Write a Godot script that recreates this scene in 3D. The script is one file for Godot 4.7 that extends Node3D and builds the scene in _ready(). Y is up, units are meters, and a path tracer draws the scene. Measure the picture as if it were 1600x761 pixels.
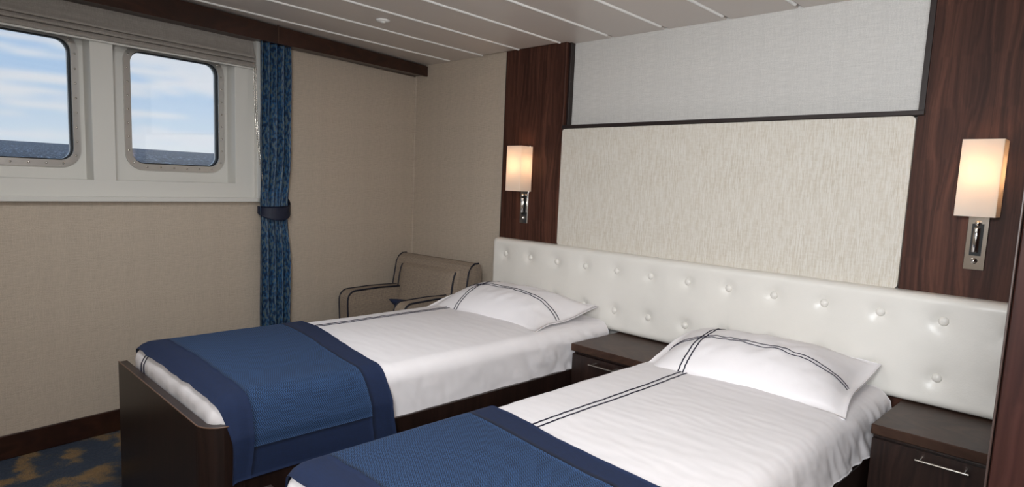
extends Node3D
# A ship's twin cabin. Metres, y up. Headboard wall is the plane z = 0, the window wall leaves its corner (0, 0, 0) at a small angle.

const WALL_TURN := 0.12897            # the hull side is not square to the headboard wall (radians)
const CEILING_RISE := 0.021           # the ceiling climbs slightly away from the headboard wall
var M := {}
var TW: Transform3D                   # window wall frame: x along the wall, y up, -z into the room
var taken := {}
var bulge: FastNoiseLite
var ripple: FastNoiseLite

func _ready() -> void:
	# ---------- camera
	var f := 990.78
	var cam := Camera3D.new()
	cam.name = "camera"
	add_child(cam)
	var yaw := deg_to_rad(-44.6245)
	var pitch := deg_to_rad(-6.6094)
	var roll := deg_to_rad(2.4382)
	var fw := Vector3(cos(pitch) * sin(yaw), sin(pitch), -cos(pitch) * cos(yaw))
	var r := fw.cross(Vector3.UP).normalized()
	var u := r.cross(fw)
	var r2 := r * cos(roll) + u * sin(roll)
	var u2 := u * cos(roll) - r * sin(roll)
	cam.transform = Transform3D(Basis(r2, u2, -fw), Vector3(3.685, 1.284, 2.69))
	cam.near = 0.05
	cam.far = 20000.0
	cam.projection = Camera3D.PROJECTION_FRUSTUM
	cam.size = 2.0 * 380.5 / f * cam.near
	cam.frustum_offset = Vector2(0, 19.5 / f * cam.near)
	cam.current = true
	# ---------- sky and exposure
	var we := WorldEnvironment.new()
	we.name = "environment"
	var e := Environment.new()
	e.background_mode = Environment.BG_SKY
	e.sky = Sky.new()
	e.sky.sky_material = make_sky()
	e.tonemap_mode = Environment.TONE_MAPPER_LINEAR
	e.tonemap_exposure = 1.0
	e.sdfgi_enabled = true
	e.ssao_enabled = true
	e.ssil_enabled = true
	we.environment = e
	add_child(we)
	# ---------- two unseen lamps placed to light beds and headboard wall: their panels are built in room_lamps() further down
	for k in 2:
		var al := AreaLight3D.new()
		al.name = "unseen_lamp_light"
		al.area_size = LAMPS[k].size
		al.area_normalize_energy = true
		al.light_energy = LAMPS[k].energy
		al.light_color = Color(0.965, 0.985, 1.0)
		al.shadow_enabled = true
		al.area_range = 12.0
		add_child(al, true)
		var turn := Basis.from_euler(LAMPS[k].turn)
		al.transform = Transform3D(turn * Basis(Vector3.RIGHT, -PI / 2), LAMPS[k].at + turn * Vector3(0, -0.045, 0))

	bulge = noise(7, 3.0, 3)
	ripple = noise(11, 1.0, 2)
	TW = Transform3D(Basis(Vector3(sin(WALL_TURN), 0, cos(WALL_TURN)), Vector3.UP, Vector3(-cos(WALL_TURN), 0, sin(WALL_TURN))), Vector3(0, 0, -0.021))
	materials()
	shell()
	ceiling()
	windows()
	headboard_wall()
	bed("bed", 0)
	bed("bed", 1)
	nightstands()
	sconces()
	wardrobe()
	pelmet_blind_curtain()
	armchair()
	room_lamps()
	sea()

const LAMPS := [
	{"at": Vector3(1.75, 2.076, 2.08), "turn": Vector3(0, 0, 0), "size": Vector2(0.5, 0.5), "energy": 1.35, "called": "ceiling_lamp", "label": "square white ceiling lamp over the foot of the beds", "category": "ceiling lamp"},
	{"at": Vector3(3.72, 1.50, 3.049), "turn": Vector3(PI / 2, 0, 0), "size": Vector2(1.0, 0.5), "energy": 6.4, "called": "added_light_panel", "label": "long white light panel added on the wall opposite the headboard", "category": "wall lamp"},  # added behind the camera to brighten the headboard wall
]

# ====================================================================== helpers
func noise(seed_: int, freq: float, octaves := 3) -> FastNoiseLite:
	var n := FastNoiseLite.new()
	n.seed = seed_
	n.noise_type = FastNoiseLite.TYPE_SIMPLEX_SMOOTH
	n.frequency = freq
	n.fractal_octaves = octaves
	return n

func numbered(called: String) -> String:
	if not taken.has(called):
		taken[called] = 0
		return called
	taken[called] += 1
	return "%s_%03d" % [called, taken[called]]

func thing(called: String, label: String, category: String, at := Vector3.ZERO, group := "") -> Node3D:
	var o := Node3D.new()
	o.name = numbered(called)
	add_child(o, true)
	o.position = at
	o.set_meta("label", label)
	o.set_meta("category", category)
	if group != "":
		o.set_meta("group", group)
	return o

func structure(called: String, label := "", category := "") -> Node3D:
	var o := Node3D.new()
	o.name = called
	add_child(o, true)
	o.set_meta("kind", "structure")
	if label != "":
		o.set_meta("label", label)
		o.set_meta("category", category)
	return o

func mb() -> SurfaceTool:
	var st := SurfaceTool.new()
	st.begin(Mesh.PRIMITIVE_TRIANGLES)
	return st

func put(st: SurfaceTool, called: String, mat: Material, parent: Node, label := "") -> MeshInstance3D:
	st.generate_normals()
	var mi := MeshInstance3D.new()
	mi.mesh = st.commit()
	mi.material_override = mat
	mi.name = called
	parent.add_child(mi, true)
	if label != "":
		mi.set_meta("label", label)
	return mi

func flat(st: SurfaceTool) -> void:
	st.set_smooth_group(-1)

func smooth(st: SurfaceTool) -> void:
	st.set_smooth_group(1)

func tri(st: SurfaceTool, a: Vector3, b: Vector3, c: Vector3) -> void:
	st.add_vertex(a); st.add_vertex(b); st.add_vertex(c)

# quad facing the side from which a b c d runs anticlockwise
func quad(st: SurfaceTool, a: Vector3, b: Vector3, c: Vector3, d: Vector3) -> void:
	tri(st, a, c, b)
	tri(st, a, d, c)

# box from lo to hi with chamfered edges
func box(st: SurfaceTool, lo: Vector3, hi: Vector3, ch := 0.002, t := Transform3D.IDENTITY) -> void:
	flat(st)
	var c := (lo + hi) / 2
	var h := (hi - lo) / 2
	ch = min(ch, min(h.x, min(h.y, h.z)) * 0.9)
	var p := func(sx: int, sy: int, sz: int, ax: int) -> Vector3:
		var v := Vector3(sx * h.x, sy * h.y, sz * h.z)
		for k in 3:
			if k != ax:
				v[k] -= ch * [sx, sy, sz][k]
		return t * (c + v)
	var face := func(q: Array) -> void:
		var m: Vector3 = t.basis.inverse() * ((q[0] + q[1] + q[2]) / 3.0 - t * c)
		var nn: Vector3 = t.basis.inverse() * ((q[1] - q[0]).cross(q[2] - q[0]))
		if nn.dot(m) < 0:
			q.reverse()
		for k in range(1, q.size() - 1):
			tri(st, q[0], q[k + 1], q[k])
	for ax in 3:
		for s in [-1, 1]:
			var q := []
			for ab in [[-1, -1], [1, -1], [1, 1], [-1, 1]]:
				var v := [0, 0, 0]
				v[ax] = s
				v[(ax + 1) % 3] = ab[0]
				v[(ax + 2) % 3] = ab[1]
				q.append(p.call(v[0], v[1], v[2], ax))
			face.call(q)
	if ch <= 0.0:
		return
	for ax in 3:
		var b := (ax + 1) % 3
		var d := (ax + 2) % 3
		for s in [-1, 1]:
			for w in [-1, 1]:
				var v0 := [0, 0, 0]
				v0[b] = s; v0[d] = w
				var v1 := v0.duplicate()
				v0[ax] = -1; v1[ax] = 1
				face.call([p.call(v0[0], v0[1], v0[2], b), p.call(v1[0], v1[1], v1[2], b), p.call(v1[0], v1[1], v1[2], d), p.call(v0[0], v0[1], v0[2], d)])
	for sx in [-1, 1]:
		for sy in [-1, 1]:
			for sz in [-1, 1]:
				face.call([p.call(sx, sy, sz, 0), p.call(sx, sy, sz, 1), p.call(sx, sy, sz, 2)])

# a smooth sheet: fn(i, j) gives the points of a grid; uvs optional
func sheet(st: SurfaceTool, nu: int, nv: int, fn: Callable, flip := false, uv = null) -> void:
	smooth(st)
	var pts := PackedVector3Array()
	var uvs := PackedVector2Array()
	pts.resize((nu + 1) * (nv + 1))
	uvs.resize((nu + 1) * (nv + 1))
	for j in nv + 1:
		for i in nu + 1:
			pts[j * (nu + 1) + i] = fn.call(float(i) / nu, float(j) / nv)
			if uv != null:
				uvs[j * (nu + 1) + i] = uv.call(float(i) / nu, float(j) / nv)
	for j in nv:
		for i in nu:
			var a := j * (nu + 1) + i
			var ids := [a, a + 1, a + nu + 2, a, a + nu + 2, a + nu + 1]
			if flip:
				ids.reverse()
			for k in ids:
				if uv != null:
					st.set_uv(uvs[k])
				st.add_vertex(pts[k])

# cloth with thickness: outer(u, v), inner(u, v) and the four closing rims
func cloth(st: SurfaceTool, nu: int, nv: int, outer: Callable, inner: Callable, uv = null) -> void:
	sheet(st, nu, nv, outer, true, uv)
	sheet(st, nu, nv, inner, false, uv)
	for s in [0.0, 1.0]:
		sheet(st, nu, 1, func(a: float, b: float) -> Vector3: return outer.call(a, s) if b < 0.5 else inner.call(a, s), s == 0.0, (func(a: float, _b: float) -> Vector2: return uv.call(a, s)) if uv != null else null)
		sheet(st, 1, nv, func(a: float, b: float) -> Vector3: return outer.call(s, b) if a < 0.5 else inner.call(s, b), s == 0.0, (func(_a: float, b: float) -> Vector2: return uv.call(s, b)) if uv != null else null)

# round tube along points
func tube(st: SurfaceTool, pts: Array, rad: float, sides := 6, closed := false, squash := 1.0, up := Vector3.UP) -> void:
	smooth(st)
	var n := pts.size()
	var rings := []
	for i in n:
		var a: Vector3 = pts[(i - 1 + n) % n] if (closed or i > 0) else pts[i]
		var b: Vector3 = pts[(i + 1) % n] if (closed or i < n - 1) else pts[i]
		var d := (b - a).normalized()
		var ref := up if absf(d.dot(up)) < 0.95 else Vector3.RIGHT
		var x := d.cross(ref).normalized()
		var y := x.cross(d)
		var ring := []
		for k in sides:
			var an := TAU * k / sides
			ring.append(pts[i] + x * cos(an) * rad + y * sin(an) * rad * squash)
		rings.append(ring)
	for i in (n if closed else n - 1):
		var ra: Array = rings[i]
		var rb: Array = rings[(i + 1) % n]
		for k in sides:
			var l := (k + 1) % sides
			quad(st, ra[k], rb[k], rb[l], ra[l])
	if not closed:
		flat(st)
		for k in range(1, sides - 1):
			tri(st, rings[0][0], rings[0][k], rings[0][k + 1])
			tri(st, rings[n - 1][0], rings[n - 1][k + 1], rings[n - 1][k])

# lathe: profile of (radius, height) pairs around the y axis of t
func lathe(st: SurfaceTool, prof: Array, sides: int, t: Transform3D) -> void:
	smooth(st)
	for i in prof.size() - 1:
		for k in sides:
			var a := TAU * k / sides
			var b := TAU * (k + 1) / sides
			var g := func(pr: Vector2, an: float) -> Vector3: return t * Vector3(pr.x * cos(an), pr.y, pr.x * sin(an))
			quad(st, g.call(prof[i], a), g.call(prof[i + 1], a), g.call(prof[i + 1], b), g.call(prof[i], b))

# extrude a polygon (anticlockwise in its plane) from depth d0 to d1; place(p, d) gives the point
func extrude(st: SurfaceTool, poly: PackedVector2Array, d0: float, d1: float, place: Callable) -> void:
	flat(st)
	var ids := Geometry2D.triangulate_polygon(poly)
	for k in range(0, ids.size(), 3):
		tri(st, place.call(poly[ids[k]], d1), place.call(poly[ids[k + 1]], d1), place.call(poly[ids[k + 2]], d1))
		tri(st, place.call(poly[ids[k]], d0), place.call(poly[ids[k + 2]], d0), place.call(poly[ids[k + 1]], d0))
	for k in poly.size():
		var l := (k + 1) % poly.size()
		quad(st, place.call(poly[k], d0), place.call(poly[l], d0), place.call(poly[l], d1), place.call(poly[k], d1))

func rounded_rect(lo: Vector2, hi: Vector2, rad: float, steps := 8) -> PackedVector2Array:
	var out := PackedVector2Array()
	var cs := [[hi.x - rad, hi.y - rad, 0.0], [lo.x + rad, hi.y - rad, PI / 2], [lo.x + rad, lo.y + rad, PI], [hi.x - rad, lo.y + rad, 1.5 * PI]]
	for c in cs:
		for k in steps + 1:
			var a: float = c[2] + PI / 2 * k / steps
			out.append(Vector2(c[0] + rad * cos(a), c[1] + rad * sin(a)))
	return out

# ring between two outlines with the same number of points, from depth d0 to d1
func frame_ring(st: SurfaceTool, outer: PackedVector2Array, inner: PackedVector2Array, d0: float, d1: float, place: Callable) -> void:
	flat(st)
	var n := outer.size()
	for k in n:
		var l := (k + 1) % n
		quad(st, place.call(outer[k], d1), place.call(outer[l], d1), place.call(inner[l], d1), place.call(inner[k], d1))
		quad(st, place.call(inner[k], d0), place.call(inner[l], d0), place.call(outer[l], d0), place.call(outer[k], d0))
		quad(st, place.call(outer[k], d0), place.call(outer[l], d0), place.call(outer[l], d1), place.call(outer[k], d1))
		quad(st, place.call(inner[l], d0), place.call(inner[k], d0), place.call(inner[k], d1), place.call(inner[l], d1))

# ---------------------------------------------------------------------- textures
func tex(w: int, h: int, fn: Callable, mip := true) -> ImageTexture:
	var im := Image.create(w, h, false, Image.FORMAT_RGB8)
	for y in h:
		for x in w:
			im.set_pixel(x, y, fn.call(x, y))
	if mip:
		im.generate_mipmaps()
	return ImageTexture.create_from_image(im)

func noise_img(seed_: int, freq: float, octaves: int, n: int) -> Image:
	var nz := noise(seed_, freq, octaves)
	return nz.get_seamless_image(n, n, false, false, 0.3)

func bump_tex(seed_: int, freq: float, octaves: int, n: int, strength: float) -> ImageTexture:
	var im := noise_img(seed_, freq, octaves, n)
	im.convert(Image.FORMAT_RGB8)
	im.bump_map_to_normal_map(strength)
	return ImageTexture.create_from_image(im)

func c8(r: float, g: float, b: float) -> Color:
	return Color(r / 255.0, g / 255.0, b / 255.0)

func mat(col: Color, rough := 0.6, metal := 0.0) -> StandardMaterial3D:
	var m := StandardMaterial3D.new()
	m.albedo_color = col
	m.roughness = rough
	m.metallic = metal
	return m

func tri_mat(t: Texture2D, scale: Vector3, rough := 0.7, world := true) -> StandardMaterial3D:
	var m := StandardMaterial3D.new()
	m.albedo_texture = t
	m.uv1_triplanar = true
	m.uv1_world_triplanar = world
	m.uv1_scale = scale
	m.roughness = rough
	return m

func with_bump(m: StandardMaterial3D, t: Texture2D, s: float) -> StandardMaterial3D:
	m.normal_enabled = true
	m.normal_texture = t
	m.normal_scale = s
	return m

func weave_tex(base: Color, amp: float, seed_: int, streak: float) -> ImageTexture:
	# woven paper or cloth: short threads both ways
	var a := noise_img(seed_, 0.03, 2, 256)
	var b := noise_img(seed_ + 1, 0.25, 2, 256)
	return tex(256, 256, func(x: int, y: int) -> Color:
		var v1 := a.get_pixel(posmod(x * 7, 256), y / 2).r - 0.5
		var v2 := a.get_pixel(x / 2, posmod(y * 7, 256)).g - 0.5
		var v3 := b.get_pixel(x, y).r - 0.5
		var v := 1.0 + amp * (v1 * streak + v2 * (1.0 - streak) * 1.2 + v3 * 0.9)
		return Color(base.r * v, base.g * v, base.b * (v * 0.98 + 0.02)))

func wood_tex(dark: Color, light: Color, seed_: int) -> ImageTexture:
	var a := noise_img(seed_, 0.012, 3, 256)
	var b := noise_img(seed_ + 5, 0.11, 3, 256)
	return tex(256, 256, func(x: int, y: int) -> Color:
		var warp := int(a.get_pixel(x, y).r * 30.0)
		var s := b.get_pixel(posmod(x + warp, 256), y / 16).r
		var s2 := b.get_pixel(posmod(x * 3 + warp, 256), 128 + y / 8).r
		var v := clampf(0.5 + (s - 0.5) * 1.1 + (s2 - 0.5) * 0.6 + (a.get_pixel(x, y).r - 0.5) * 0.5, 0.0, 1.0)
		return dark.lerp(light, v))

func materials() -> void:
	var fine := bump_tex(3, 0.22, 3, 256, 2.0)
	var leather := bump_tex(5, 0.12, 3, 256, 1.5)
	M.wallpaper = with_bump(tri_mat(weave_tex(c8(186, 172, 156), 0.14, 21, 0.5), Vector3(3, 3, 3), 0.8), fine, 0.25)
	M.wallpaper_light = with_bump(tri_mat(weave_tex(c8(206, 203, 199), 0.10, 31, 0.5), Vector3(3, 3, 3), 0.75), fine, 0.3)
	M.panel_cloth = with_bump(tri_mat(streak_tex(c8(220, 215, 206), c8(184, 170, 150), 41), Vector3(2.6, 1.1, 2.6), 0.8), fine, 0.3)
	M.wood = tri_mat(wood_tex(c8(50, 29, 23), c8(92, 58, 46), 51), Vector3(1.6, 0.35, 1.6), 0.5)
	M.wood.metallic_specular = 0.3
	M.wood_along = tri_mat(wood_tex(c8(52, 36, 29), c8(78, 56, 45), 52), Vector3(0.35, 1.6, 1.6), 0.38)
	M.wood_along.metallic_specular = 0.32
	M.wood_dark = tri_mat(wood_tex(c8(26, 16, 13), c8(46, 30, 25), 53), Vector3(1.6, 0.35, 1.6), 0.36)
	M.wood_red = tri_mat(wood_tex(c8(40, 22, 15), c8(66, 38, 27), 54), Vector3(1.6, 1.6, 0.35), 0.32)
	M.wood_wardrobe = tri_mat(wood_tex(c8(36, 18, 15), c8(58, 33, 28), 55), Vector3(1.6, 0.35, 1.6), 0.5)
	M.wood_wardrobe.metallic_specular = 0.25
	M.wood_edge = mat(c8(34, 22, 20), 0.4)
	M.wood_lip = mat(c8(96, 72, 58), 0.4)
	M.wood_band = mat(c8(58, 42, 37), 0.45)
	M.leather = with_bump(mat(c8(230, 226, 219), 0.34), leather, 0.12)
	M.leather.uv1_triplanar = true
	M.leather.uv1_world_triplanar = true
	M.leather.uv1_scale = Vector3(4, 4, 4)
	M.ceiling = mat(c8(208, 199, 192), 0.36)
	M.ceiling_joint = mat(c8(248, 246, 243), 0.5)  # whiter than the panels: light caught on the bevels put into the colour
	M.white_paint = mat(c8(214, 212, 206), 0.42)
	M.white_fixture = mat(c8(236, 234, 230), 0.45)
	M.steel = mat(c8(204, 201, 197), 0.38, 1.0)
	M.chrome = mat(c8(226, 224, 220), 0.12, 1.0)
	M.nickel = mat(c8(205, 200, 192), 0.22, 1.0)
	M.rubber = mat(c8(20, 22, 24), 0.6)
	M.linen = with_bump(mat(c8(238, 234, 236), 0.62), fine, 0.08)
	M.linen.uv1_triplanar = true
	M.linen.uv1_scale = Vector3(6, 6, 6)
	M.thread = mat(c8(28, 26, 48), 0.8)
	M.knit_border = tri_mat(weave_tex(c8(10, 30, 64), 0.3, 61, 0.5), Vector3(6, 6, 6), 0.9)
	M.knit = StandardMaterial3D.new()
	M.knit.albedo_texture = herringbone()
	M.knit.roughness = 0.9
	M.blind = tri_mat(weave_tex(c8(152, 145, 138), 0.22, 71, 0.5), Vector3(4, 4, 4), 0.85)
	M.curtain = StandardMaterial3D.new()
	M.curtain.albedo_texture = curtain_tex()
	M.curtain.roughness = 0.55
	M.tieback = tri_mat(weave_tex(c8(14, 22, 46), 0.4, 65, 0.5), Vector3(6, 6, 6), 0.6)
	M.tweed = tri_mat(weave_tex(c8(143, 128, 113), 0.45, 81, 0.5), Vector3(5, 5, 5), 0.9)
	M.piping = mat(c8(16, 18, 34), 0.6)
	M.navy_cushion = mat(c8(22, 32, 60), 0.8)
	M.carpet = with_bump(tri_mat(carpet_tex(), Vector3(0.8, 0.8, 0.8), 1.0), fine, 0.6)
	M.shade = mat(c8(250, 242, 232), 0.8)
	M.shade.backlight_enabled = true
	M.shade.backlight = Color(0.9, 0.86, 0.8)
	M.bulb = mat(c8(255, 240, 215), 0.5)
	M.bulb.emission_enabled = true
	M.bulb.emission = Color(1.0, 0.78, 0.52)
	M.bulb.emission_energy_multiplier = 3.0
	M.lamp_panel = mat(c8(250, 248, 244), 0.6)
	M.lamp_panel.emission_enabled = true
	M.lamp_panel.emission = Color(1.0, 0.96, 0.92)
	M.lamp_panel.emission_energy_multiplier = 1.5
	M.glass = mat(Color(0.9, 0.95, 0.95, 0.05), 0.02)
	M.glass.transparency = BaseMaterial3D.TRANSPARENCY_ALPHA
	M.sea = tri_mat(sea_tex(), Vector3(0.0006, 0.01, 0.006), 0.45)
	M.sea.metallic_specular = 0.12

func streak_tex(light: Color, dark: Color, seed_: int) -> ImageTexture:
	var a := noise_img(seed_, 0.16, 3, 512)
	var b := noise_img(seed_ + 2, 0.05, 2, 512)
	return tex(512, 512, func(x: int, y: int) -> Color:
		var s := a.get_pixel(x, y / 14).r
		var s2 := a.get_pixel(posmod(x * 2 + 77, 512), 256 + y / 5).r
		var h := a.get_pixel(x / 10, y).g
		var v := (s - 0.5) * 0.9 + (s2 - 0.5) * 0.6 + (h - 0.5) * 0.25 + (b.get_pixel(x, y).r - 0.5) * 0.2
		return light.lerp(dark, clampf(0.22 + v, 0.0, 1.0)))

func herringbone() -> ImageTexture:
	return tex(128, 128, func(x: int, y: int) -> Color:
		var col := x / 8
		var ph := (y + (x % 8) * (1 if col % 2 == 0 else -1)) % 8
		if ph < 0:
			ph += 8
		var v := 1.0 if ph < 4 else 0.0
		var g := float((x * 31 + y * 17 + (x * y) % 13) % 16) / 16.0
		return c8(8, 26, 54).lerp(c8(48, 82, 124), v * (0.75 + 0.25 * g)))

func curtain_tex() -> ImageTexture:
	var a := noise_img(91, 0.02, 3, 256)
	var b := noise_img(93, 0.05, 3, 256)
	return tex(256, 256, func(x: int, y: int) -> Color:
		# printed cloth: short navy and grey-green dashes on a blue ground
		var v := a.get_pixel(posmod(x * 2, 256), y / 2).r
		var w := b.get_pixel(posmod(x * 3, 256), y).r
		var c := c8(34, 78, 120).lerp(c8(44, 94, 138), v)
		if w > 0.56:
			c = c8(28, 48, 76)
		elif w < 0.41:
			c = c8(88, 102, 108)
		return c)

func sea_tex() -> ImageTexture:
	# dark water, with sun glitter put into the colour as pale flecks
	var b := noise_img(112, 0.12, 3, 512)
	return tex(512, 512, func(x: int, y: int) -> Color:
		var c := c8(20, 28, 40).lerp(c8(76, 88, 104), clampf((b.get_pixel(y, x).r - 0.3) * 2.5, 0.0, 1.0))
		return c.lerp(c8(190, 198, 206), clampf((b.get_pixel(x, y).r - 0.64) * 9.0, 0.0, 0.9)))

func carpet_tex() -> ImageTexture:
	var a := noise_img(101, 0.012, 4, 512)
	var b := noise_img(102, 0.35, 2, 512)
	return tex(512, 512, func(x: int, y: int) -> Color:
		var v := a.get_pixel(x, y).r + (b.get_pixel(x, y).r - 0.5) * 0.35
		var c := c8(44, 54, 70).lerp(c8(120, 96, 66), clampf((v - 0.52) * 5.0, 0.0, 1.0))
		return c * (0.75 + 0.5 * b.get_pixel(y, x).r))

func make_sky() -> PanoramaSkyMaterial:
	var w := 2048
	var h := 1024
	var n1 := noise(201, 1.0, 4)
	var im := Image.create(w / 2, h / 2, false, Image.FORMAT_RGB8)
	for y in h / 2:
		var el := (0.5 - (y + 0.5) / (h / 2.0)) * 180.0
		var base := c8(226, 236, 244).lerp(c8(136, 182, 236), clampf(el / 13.0, 0.0, 1.0))
		if el > 13.0:
			base = c8(136, 182, 236).lerp(c8(92, 142, 214), clampf((el - 13.0) / 60.0, 0.0, 1.0))
		for x in w / 2:
			if el < -3.0:
				im.set_pixel(x, y, c8(120, 132, 146))
				continue
			var an := TAU * x / (w / 2.0)
			var d := Vector3(cos(an), 0, sin(an))
			var cl := n1.get_noise_3d(d.x * 3.0, el * 0.85 + d.z * 3.0, d.z * 3.0)
			var k := smoothstep(-0.10, 0.22, cl) * smoothstep(-2.0, 4.0, el)
			im.set_pixel(x, y, base.lerp(c8(233, 236, 242), k * 0.85))
	im.resize(w, h, Image.INTERPOLATE_CUBIC)
	var m := PanoramaSkyMaterial.new()
	m.panorama = ImageTexture.create_from_image(im)
	return m

# ====================================================================== the room
func shell() -> void:
	var fl := structure("floor", "dark blue-grey patterned carpet with ochre patches", "floor")
	var st := mb()
	box(st, Vector3(-0.4, -0.1, -0.15), Vector3(4.75, 0.0, 3.2), 0.0)
	put(st, "carpet", M.carpet, fl)
	# headboard wall: the strip by the corner and the recess above the headboard
	var wb := structure("wall_back", "beige woven wallpaper wall behind the headboard", "wall")
	st = mb()
	box(st, Vector3(-0.3, 0, -0.15), Vector3(0.912, 2.2, -0.021), 0.0)
	put(st, "wallpaper", M.wallpaper, wb)
	st = mb()
	box(st, Vector3(0.912, 0, -0.15), Vector3(4.75, 2.2, -0.058), 0.0)
	put(st, "recess_wallpaper", M.wallpaper_light, wb, "pale grey woven wallpaper in the recess above the ledge")
	var tr := structure("trim_1", "thin pale strip covering the wall corner", "trim")
	st = mb()
	box(st, Vector3(0.0, 0, -0.024), Vector3(0.007, 2.0, -0.014), 0.002)
	put(st, "strip", M.wallpaper, tr)
	var wr := structure("wall_right", "plain beige wall beside the wardrobe", "wall")
	st = mb()
	box(st, Vector3(4.6, 0, -0.05), Vector3(4.75, 2.3, 3.2), 0.0)
	put(st, "wallpaper", M.wallpaper, wr)
	var wf := structure("wall_front", "plain beige wall opposite the headboard", "wall")
	st = mb()
	box(st, Vector3(0.2, 0, 3.05), Vector3(4.75, 2.3, 3.2), 0.0)
	put(st, "wallpaper", M.wallpaper, wf)

func wbox(st: SurfaceTool, s0: float, s1: float, y0: float, y1: float, o0: float, o1: float, ch := 0.0) -> void:
	box(st, Vector3(s0, y0, -o1), Vector3(s1, y1, -o0), ch)

func ceiling() -> void:
	var c := structure("ceiling", "off-white ceiling of long panels with joints whitened as lit bevels", "ceiling")
	var tilt := Transform3D(Basis(Vector3.RIGHT, -atan(CEILING_RISE)), Vector3(0, 2.05, 0))
	c.transform = tilt
	var st := mb()
	box(st, Vector3(-0.4, 0.03, -0.12), Vector3(4.75, 0.1, 3.2), 0.0)
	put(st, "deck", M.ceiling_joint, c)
	var pitch := 0.3143
	var x0 := 0.386 - 2 * pitch
	for k in 16:
		var a: float = maxf(x0 + k * pitch + 0.010, -0.3)
		var b: float = minf(x0 + (k + 1) * pitch - 0.008, 4.62)
		if b - a < 0.05:
			continue
		st = mb()
		box(st, Vector3(a, 0.0, -0.057 if a > 1.3 else (-0.02 if b < 0.95 else 0.003)), Vector3(b, 0.03, 3.05), 0.004)
		put(st, "ceiling_panel", M.ceiling, c)
		st = mb()
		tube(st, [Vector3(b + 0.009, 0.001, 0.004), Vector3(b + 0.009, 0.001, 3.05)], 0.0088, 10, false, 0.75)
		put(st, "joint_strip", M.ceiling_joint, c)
	var d := thing("ceiling_disc", "small white round fitting set flush in the ceiling near the pelmet", "ceiling fitting", Vector3(0.866, 2.067, 0.83))
	st = mb()
	lathe(st, [Vector2(0, -0.008), Vector2(0.026, -0.008), Vector2(0.034, -0.004), Vector2(0.036, 0.001)], 28, Transform3D.IDENTITY)
	put(st, "cover", M.white_fixture, d)
	st = mb()
	lathe(st, [Vector2(0, -0.014), Vector2(0.012, -0.013), Vector2(0.015, -0.008)], 20, Transform3D.IDENTITY)
	put(st, "centre_cap", M.white_fixture, d)

const WIN_PITCH := 0.683

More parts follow.
